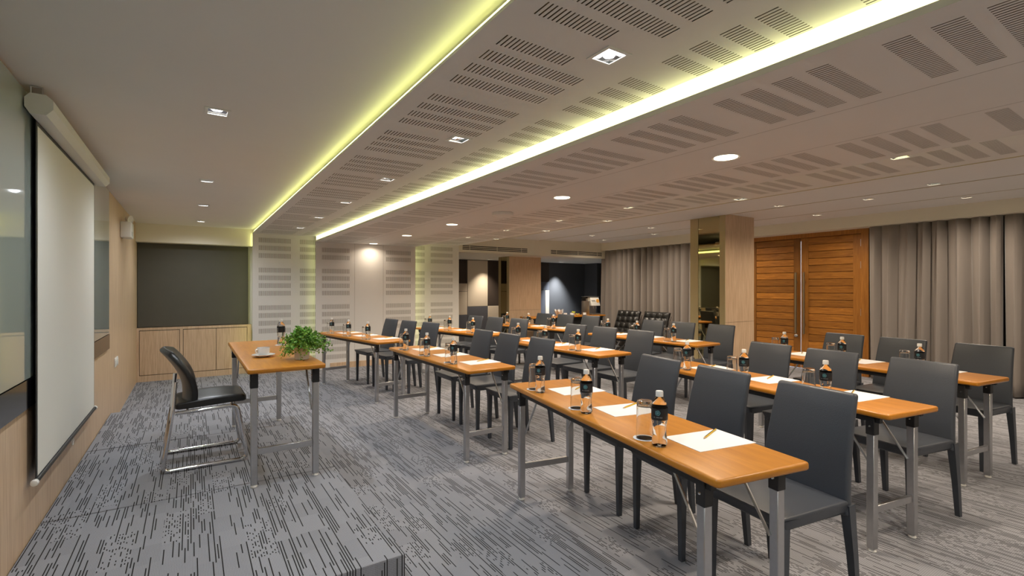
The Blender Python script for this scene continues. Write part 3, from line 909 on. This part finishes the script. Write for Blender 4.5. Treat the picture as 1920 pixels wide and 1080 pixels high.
BOTTLE = bottle_proto()
bm = bmesh.new()   # upturned tumbler, open end down
lathe(bm, [(0.0355, 0.0), (0.03615, 0.0006), (0.0362, 0.0012), (0.03618, 0.0025), (0.03310, 0.148), (0.0330, 0.150), (0.0326, 0.1545), (0.0310, 0.158), (0.0300, 0.1583), (0, 0.1583)], 28)
lathe(bm, [(0.0355, 0.0), (0.0350, 0.0006), (0.03495, 0.0012), (0.03490, 0.0025), (0.03180, 0.134), (0.0317, 0.136), (0.0305, 0.1395), (0.0270, 0.1425), (0.0250, 0.143), (0, 0.143)], 28)
bmesh.ops.remove_doubles(bm, verts=bm.verts, dist=1e-5)
TUMBLER = fin(bm, 'tumbler', 'glass', True)
bm = bmesh.new(); lathe(bm, [(0, 0), (0.046, 0), (0.048, 0.0012), (0.046, 0.0022), (0.040, 0.0016), (0, 0.0016)], 32); COASTER = fin(bm, 'coaster', 'paper', True)
PAPER = mbox('paper', 'paper', -0.1485, 0.1485, -0.105, 0.105, 0, 0.0016)
# pencil lies along local x
bm = bmesh.new(); n = 6; rr = 0.0040
rings = []
for (x, r_) in ((-0.090, 0.0006), (-0.084, 0.0016), (-0.072, rr), (0.084, rr), (0.090, rr * 0.8)):
    rings.append([bm.verts.new((x, r_ * math.cos(2 * PI * k / n), rr + r_ * math.sin(2 * PI * k / n))) for k in range(n)])
for i in range(4):
    for k in range(n):
        f = bm.faces.new((rings[i][k], rings[i][(k + 1) % n], rings[i + 1][(k + 1) % n], rings[i + 1][k]))
        f.material_index = 1 if i == 0 else 2 if i == 1 else (1 if k % 3 == 1 else 0) if i == 2 else 1
bm.faces.new(rings[0][::-1]); bm.faces.new(rings[-1]).material_index = 0
PENCIL = fin(bm, 'pencil', ['yellow', 'pblack', 'pwood'])

# ================================================================== ROOM LAYOUT
TB = [  # key, row words, column words, right-near corner, angle
    ('front row', 'near', (1.452, 0.968), 10.6), ('front row', 'middle', (1.783, 3.322), 0.0), ('front row', 'far', (1.842, 5.672), -9.6),
    ('second row', 'near', (2.925, 0.998), 9.6), ('second row', 'middle', (3.222, 3.392), 0.0), ('second row', 'far', (3.35, 5.72), -9.6),
    ('third row', 'near', (4.451, 1.013), 8.4), ('third row', 'middle', (4.725, 3.41), 0.0), ('third row', 'far', (4.80, 5.72), -9.0)]
SEATS = [('nearest', 0.345), ('middle', 0.905), ('farthest', 1.435)]
rj = random.Random(11)
for row, colm, P0, ang in TB:
    a = math.radians(ang)
    Lv = Vector((math.sin(a), math.cos(a), 0)); Dv = Vector((math.cos(a), -math.sin(a), 0))
    org = Vector((P0[0], P0[1], 0))
    at = lambda x, y, z=0: org + Dv * x + Lv * y + Vector((0, 0, z))
    tname = '%s table of the %s' % (colm, row)
    t = thing('folding_table', 'narrow orange-topped folding table, the %s table of the %s from the stage' % (colm, row), 'table', at(0, 0), -a, 'training tables')
    build(t, TABLE)
    for sname, y in SEATS:
        jx, jy, ja = rj.uniform(-0.012, 0.012), rj.uniform(-0.012, 0.012), rj.uniform(-0.03, 0.03)
        c = thing('conference_chair', 'dark grey leatherette chair, %s seat at the %s' % (sname, tname), 'chair', at(0.715 + jx, y + 0.005 + jy), -a + ja, 'grey chairs at the training tables')
        build(c, CHAIR)
        b = thing('water_bottle', 'water bottle with black label, %s place on the %s' % (sname, tname), 'bottle', at(0.064, y + 0.02 + jy * 0.5, 0.745), math.atan2(at(0, y)[1], at(0, y)[0]) - 0.22 + rj.uniform(-0.12, 0.12), 'water bottles on the training tables')
        build(b, BOTTLE)
        co = obj('coaster', COASTER, None, at(0.072, y + 0.125, 0.745)); tag(co, 'round white paper coaster, %s place on the %s' % (sname, tname), 'coaster', 'paper coasters on the training tables')
        gl = obj('tumbler', TUMBLER, None, at(0.072, y + 0.125, 0.7467)); tag(gl, 'upturned clear tumbler, %s place on the %s' % (sname, tname), 'glass', 'upturned tumblers on the training tables')
        pp = obj('note_paper', PAPER, None, at(0.305, y + 0.0, 0.745), -a + rj.uniform(-0.03, 0.03)); tag(pp, 'sheet of white note paper, %s place on the %s' % (sname, tname), 'paper', 'note papers on the training tables')
        pe = obj('pencil', PENCIL, None, at(0.365, y + 0.055, 0.7466), -a + math.radians(28) + rj.uniform(-0.1, 0.1)); tag(pe, 'yellow striped pencil on note paper, %s place, %s' % (sname, tname), 'pencil', 'pencils on the note papers')

# presenter table
t = thing('folding_table', 'narrow folding table with orange wood top standing on the stage', 'table', (0.283, 3.292, 0.15), 0, 'training tables')
build(t, TABLE)
b = thing('water_bottle', 'water bottle standing on the presenter table beside the potted plant', 'bottle', (0.649, 4.581, 0.8966), PI + 0.3, 'water bottles')
build(b, BOTTLE)
co = obj('coaster', COASTER, None, (0.649, 4.581, 0.895)); tag(co, 'round white paper coaster under the bottle on the presenter table', 'coaster')
# cup and saucer
bm = bmesh.new(); lathe(bm, [(0, 0.002), (0.028, 0.0), (0.030, 0.004), (0.052, 0.008), (0.075, 0.016), (0.0765, 0.018), (0.074, 0.0185), (0.050, 0.011), (0.030, 0.008), (0, 0.008)], 36); SAUCER = fin(bm, 'saucer', 'porcelain', True)
bm = bmesh.new(); lathe(bm, [(0, 0.0), (0.024, 0.0), (0.026, 0.004), (0.036, 0.012), (0.041, 0.028), (0.042, 0.058), (0.0405, 0.058), (0.039, 0.028), (0.033, 0.014), (0, 0.008)], 36); CUPB = fin(bm, 'cup_body', 'porcelain', True)
CUPH = mtube('cup_handle', 'porcelain', fillet([(-0.040, 0, 0.050), (-0.068, 0, 0.052), (-0.064, 0, 0.024), (-0.038, 0, 0.016)], 0.012), 0.0042, 8)
bm = bmesh.new(); lathe(bm, [(0, 0.046), (0.039, 0.046)], 24); COFF = fin(bm, 'drink', 'coffee')


def cup(loc, rz, label, group, fill=False):
    s = obj('saucer', SAUCER, None, loc, rz); tag(s, 'white saucer under the ' + label, 'saucer', group)
    c = thing('coffee_cup', label, 'cup', (loc[0], loc[1], loc[2] + 0.0082), rz, group)
    obj('cup_body', CUPB, c); obj('cup_handle', CUPH, c)
    if fill: obj('drink', COFF, c)


cup((0.433, 3.863, 0.895), 0.65, 'white coffee cup on the presenter table', 'presenter cup and saucer', True)
# potted plant
t = thing('potted_plant', 'small bushy green plant in a white pot on the presenter table', 'plant', (0.640, 3.590, 0.895))
bm = bmesh.new(); lathe(bm, [(0, 0), (0.042, 0), (0.046, 0.003), (0.052, 0.085), (0.054, 0.09), (0.050, 0.09), (0.047, 0.08), (0, 0.08)], 24); obj('pot', fin(bm, 'pot', 'pot', True), t)
bm = bmesh.new(); lathe(bm, [(0, 0.083), (0.048, 0.081)], 20); obj('soil', fin(bm, 'soil', 'soil'), t)
bms, bml = bmesh.new(), bmesh.new()
rp = random.Random(3)
for k in range(190):
    az = rp.uniform(0, 2 * PI); rad = rp.uniform(0.03, 0.165); hh = rp.uniform(0.03, 0.135) - 0.5 * max(0, rad - 0.09)
    p0 = Vector((0.02 * math.cos(az), 0.02 * math.sin(az), 0.08))
    p2 = Vector((rad * math.cos(az), rad * math.sin(az), 0.085 + hh * (1.15 - rad * 3) - (rp.uniform(0, 0.09) if rad > 0.07 else 0)))
    off = Vector((0.83, -0.55, 0)) * 0.018 * (rad / 0.1)
    p2 += off
    if p2.z < 0.012: p2.z = 0.012
    p1 = Vector((0.55 * rad * math.cos(az), 0.55 * rad * math.sin(az), 0.10 + hh))
    pts = [(1 - s) ** 2 * p0 + 2 * s * (1 - s) * p1 + s * s * p2 for s in [i / 7 for i in range(8)]]
    tube(bms, pts, 0.0011, 4)
    for i in range(2, 8):
        for q in range(3):
            c = pts[i] + Vector((rp.gauss(0, 0.006), rp.gauss(0, 0.006), rp.gauss(0, 0.005)))
            d = Vector((rp.gauss(0, 1), rp.gauss(0, 1), rp.gauss(0.3, 0.7))).normalized()
            n_ = d.cross(Vector((rp.gauss(0, 1), rp.gauss(0, 1), rp.gauss(0, 1)))).normalized()
            ln, wd = rp.uniform(0.014, 0.024), rp.uniform(0.005, 0.008)
            up = d.cross(n_)
            vs = [bml.verts.new(v) for v in (c, c + d * ln * 0.45 + n_ * wd + up * 0.002, c + d * ln, c + d * ln * 0.45 - n_ * wd + up * 0.002)]
            for v in vs:
                if v.co.z < 0.004: v.co.z = 0.004
            f = bml.faces.new(vs); f.material_index = 0 if rp.random() < 0.55 else 1
obj('stems', fin(bms, 'stems', 'stem'), t)
fo = obj('foliage', fin(bml, 'foliage', ['leaf', 'leaf2']), t); fo['kind'] = 'stuff'

# presenter chair: chrome sled frame, black padded seat and back, faces +x
t = thing('visitor_chair', 'black padded visitor chair with chrome sled frame on the stage', 'chair', (0.10, 4.20, 0.15), 0.02)
for s in (-1, 1):
    y = s * 0.232
    pts = fillet([(-0.19, y * 0.92, 0.60), (-0.205, y, 0.40), (-0.26, y, 0.0145), (0.235, y, 0.0145), (0.175, y * 0.97, 0.405), (-0.19, y * 0.95, 0.39)], 0.045, 5)
    obj('sled_frame', mtube('sled_frame', 'chrome', pts, 0.0135, 10), t)
obj('front_bar', mtube('front_bar', 'chrome', [(0.15, -0.22, 0.398), (0.15, 0.22, 0.398)], 0.009, 8), t)
obj('rear_bar', mtube('rear_bar', 'chrome', [(-0.12, -0.22, 0.392), (-0.12, 0.22, 0.392)], 0.009, 8), t)
bm = bmesh.new(); bx(bm, -0.19, 0.235, -0.225, 0.225, 0.414, 0.460)
bmesh.ops.subdivide_edges(bm, edges=bm.edges[:], cuts=4, use_grid_fill=True)
for v in bm.verts:
    tx = (v.co.x + 0.19) / 0.425
    v.co.z += 0.018 * (tx - 0.4) + (0.012 * math.sin(PI * tx) if v.co.z > 0.45 else 0) - 0.035 * max(0, tx - 0.75) ** 1.2
    v.co.y *= 0.93 + 0.07 * math.sin(PI * min(1, tx * 0.8 + 0.2))
sh = [e for e in bm.edges if len(e.link_faces) == 2 and e.calc_face_angle(0) > 0.7]
bmesh.ops.bevel(bm, geom=sh, offset=0.022, segments=3, profile=0.5, affect='EDGES')
obj('seat', fin(bm, 'seat', 'bleather', True), t)
bm = bmesh.new(); g = []
for i in range(13):
    tz = i / 12
    row = []
    for j in range(13):
        ty = j / 12 * 2 - 1
        hw = 0.222 * (0.80 + 0.24 * math.sin(PI * (0.18 + 0.62 * tz))) * (1 - 0.10 * max(0, tz - 0.85) / 0.15)
        x = -0.165 - 0.135 * tz ** 1.6 + 0.030 * math.sin(PI * tz) + 0.055 * (ty * ty)
        row.append(bm.verts.new((x + 0.03, ty * hw, 0.43 + 0.385 * tz - 0.02 * tz * ty * ty)))
    g.append(row)
for i in range(12):
    for j in range(12): bm.faces.new((g[i][j], g[i][j + 1], g[i + 1][j + 1], g[i + 1][j]))
bk = obj('backrest', fin(bm, 'backrest', 'bleather', True), t)
md = bk.modifiers.new('thick', 'SOLIDIFY'); md.thickness = 0.04; md.offset = 0
md = bk.modifiers.new('bevel', 'BEVEL'); md.width = 0.014; md.segments = 3; md.limit_method = 'ANGLE'

# ------------------------------------------------------------------ coffee corner
t = thing('buffet_table', 'long orange wood folding table serving coffee before the bulkhead', 'table', (8.42, 8.62, 0), PI / 2)
build(t, table_proto(2.2, 0.5))
sk = mbox('side_panel', 'blackp', 0.08, 0.10, 0.14, 2.06, 0.05, 0.68); obj('modesty_panel', sk, t)


def on_buffet(px, dy=0.2):
    u = (px - 960) / 913.868
    S, C = math.sin(TH), math.cos(TH)
    y = 8.62 + dy
    return (y * (S + u * C) / (C - u * S), y, 0.745)


# coffee machine
x, y, z = on_buffet(1108, 0.24)
t = thing('coffee_machine', 'silver coffee machine at the right end of the coffee table', 'coffee machine', (x, y, z), 0.0)
obj('base_tray', mbox('base_tray', 'steel', -0.13, 0.17, -0.18, 0.0, 0, 0.035, r=0.006), t)
obj('body', mbox('body', 'steel', -0.15, 0.15, -0.02, 0.17, 0.0, 0.40, r=0.01), t)
obj('side_panel', mbox('side_panel', 'steel', -0.165, -0.135, -0.12, 0.165, 0.0, 0.33, r=0.006), t)
obj('bean_hopper', mbox('bean_hopper', 'blackp', -0.16, -0.06, 0.02, 0.15, 0.335, 0.432, r=0.006), t)
bm = bmesh.new(); vs, fs = bx(bm, -0.13, 0.15, -0.17, -0.021, 0.22, 0.42)
for v in vs:
    if v.co.y < -0.1 and v.co.z > 0.3: v.co.y += 0.06
bevel_all(bm, 0.008); obj('brew_head', fin(bm, 'brew_head', 'white', True), t)
obj('lid', mbox('lid', 'steel', -0.165, 0.16, -0.12, 0.17, 0.432, 0.444, r=0.004), t)
bm = bmesh.new(); lathe(bm, [(0, 0), (0.045, 0.0), (0.045, 0.01), (0, 0.01)], 20); o = obj('badge', fin(bm, 'badge', 'orange', True), t, (0.09, -0.136, 0.335)); o.rotation_euler = (PI / 2 - 0.29, 0, 0)
for k in range(4): obj('button', mbox('button', 'blackp', -0.10 + k * 0.03, -0.086 + k * 0.03, -0.152, -0.12, 0.34 - 0.012 * (k % 2), 0.354 - 0.012 * (k % 2)), t)
for xx in (-0.02, 0.06): obj('spout', mtube('spout', 'steel', [(xx, -0.10, 0.23), (xx, -0.11, 0.15)], 0.013, 8), t)
for px, dy, lb in ((1096, 0.06, 'white cup right before the coffee machine'), (1028, 0.16, 'white cup at the left part of the coffee table'), (1060, 0.12, 'white cup just right of the folded napkin'), (1072, 0.09, 'white cup midway along the coffee table'), (1014, 0.20, 'white cup farthest left on the coffee table')):
    cup(on_buffet(px, dy), 0.4, lb, 'cups on the coffee table')
# folded napkin (lotus)
x, y, z = on_buffet(1048, 0.2)
t = thing('folded_napkin', 'white lotus-folded napkin standing on the coffee table', 'napkin', (x, y, z))
for k in range(7):
    a = k * 2 * PI / 7
    bm = bmesh.new()
    c, s = math.cos(a), math.sin(a)
    P_ = lambda r, tt, zz: (r * c - tt * s, r * s + tt * c, zz)
    vs = [bm.verts.new(P_(*q)) for q in ((0.03, -0.03, 0), (0.03, 0.03, 0), (0.085, 0.05, 0.08), (0.11, 0.0, 0.16), (0.085, -0.05, 0.08), (0.06, 0.0, 0.07))]
    bm.faces.new((vs[0], vs[1], vs[5])); bm.faces.new((vs[1], vs[2], vs[5])); bm.faces.new((vs[2], vs[3], vs[5])); bm.faces.new((vs[3], vs[4], vs[5])); bm.faces.new((vs[4], vs[0], vs[5]))
    me = fin(bm, 'petal', 'paper'); o = obj('petal', me, t); md = o.modifiers.new('t', 'SOLIDIFY'); md.thickness = 0.004
x, y, z = on_buffet(1083, 0.2)
t = thing('snack_plate', 'white plate with small snacks on the coffee table', 'plate', (x, y, z))
obj('dish', SAUCER, t)
for k in range(5):
    bm = bmesh.new(); bmesh.ops.create_icosphere(bm, subdivisions=2, radius=0.018)
    for v in bm.verts: v.co.z *= 0.8
    o = obj('snack', fin(bm, 'snack', 'lime' if k % 2 else 'orange', True), t, (0.035 * math.cos(k * 1.3), 0.035 * math.sin(k * 1.3), 0.028))
x, y, z = on_buffet(1075, 0.37)
t = thing('flower_bowl', 'little bowl of yellow-green flowers on the coffee table', 'flowers', (x, y, z))
bm = bmesh.new(); lathe(bm, [(0, 0), (0.03, 0), (0.045, 0.04), (0.043, 0.04), (0, 0.012)], 20); obj('bowl', fin(bm, 'bowl', 'porcelain', True), t)
for k in range(6):
    bm = bmesh.new(); bmesh.ops.create_icosphere(bm, subdivisions=2, radius=0.022)
    o = obj('blossom', fin(bm, 'blossom', 'lime', True), t, (0.028 * math.cos(k * 1.05), 0.028 * math.sin(k * 1.05), 0.055 + 0.012 * (k % 2)))


# lounge chairs (black, button tufted), facing the stage (-x)
def lounge(y, lb):
    t = thing('lounge_chair', lb, 'armchair', (8.06, y, 0), 0, 'black tufted lounge chairs')
    hw = 0.33
    def cushion(nm_, L, nu, nv):
        bm = bmesh.new(); g = []
        for i in range(nu * 6 + 1):
            row = []
            for j in range(nv * 6 + 1):
                u, v = i / 6, j / 6
                d = abs(math.sin(PI * u)) ** 0.5 * abs(math.sin(PI * v)) ** 0.5
                edge = min(1, min(i, nu * 6 - i, j, nv * 6 - j) / 2)
                row.append(bm.verts.new((u / nu * L, (v / nv - 0.5) * 2 * hw, 0.05 + 0.028 * d * edge + 0.02 * edge)))
            g.append(row)
        for i in range(nu * 6):
            for j in range(nv * 6): bm.faces.new((g[i][j], g[i][j + 1], g[i + 1][j + 1], g[i + 1][j]))
        bx(bm, 0, L, -hw, hw, 0, 0.052)
        return fin(bm, nm_, 'bleather', True)
    s = obj('seat_cushion', cushion('seat_cushion', 0.56, 4, 4), t, (-0.32, 0, 0.37)); s.rotation_euler = (0, 0.10, 0)
    b = obj('back_cushion', cushion('back_cushion', 0.56, 4, 4), t, (0.20, 0, 0.33)); b.rotation_euler = (0, -PI / 2 + 0.35, 0)
    for sy in (-1, 1):
        pts = fillet([(-0.30, sy * 0.29, 0.012), (-0.05, sy * 0.29, 0.22), (0.22, sy * 0.29, 0.32), (0.46, sy * 0.29, 0.78)], 0.15)
        obj('chrome_leg', mtube('chrome_leg', 'chrome', pts, 0.011, 8), t)
        pts = fillet([(0.38, sy * 0.29, 0.012), (0.10, sy * 0.29, 0.26), (-0.30, sy * 0.29, 0.39)], 0.15)
        obj('chrome_leg', mtube('chrome_leg', 'chrome', pts, 0.011, 8), t)


lounge(7.86, 'black tufted lounge chair by the curtain, nearer the coffee machine')
lounge(7.06, 'black tufted lounge chair by the curtain, nearer the mirrored column')
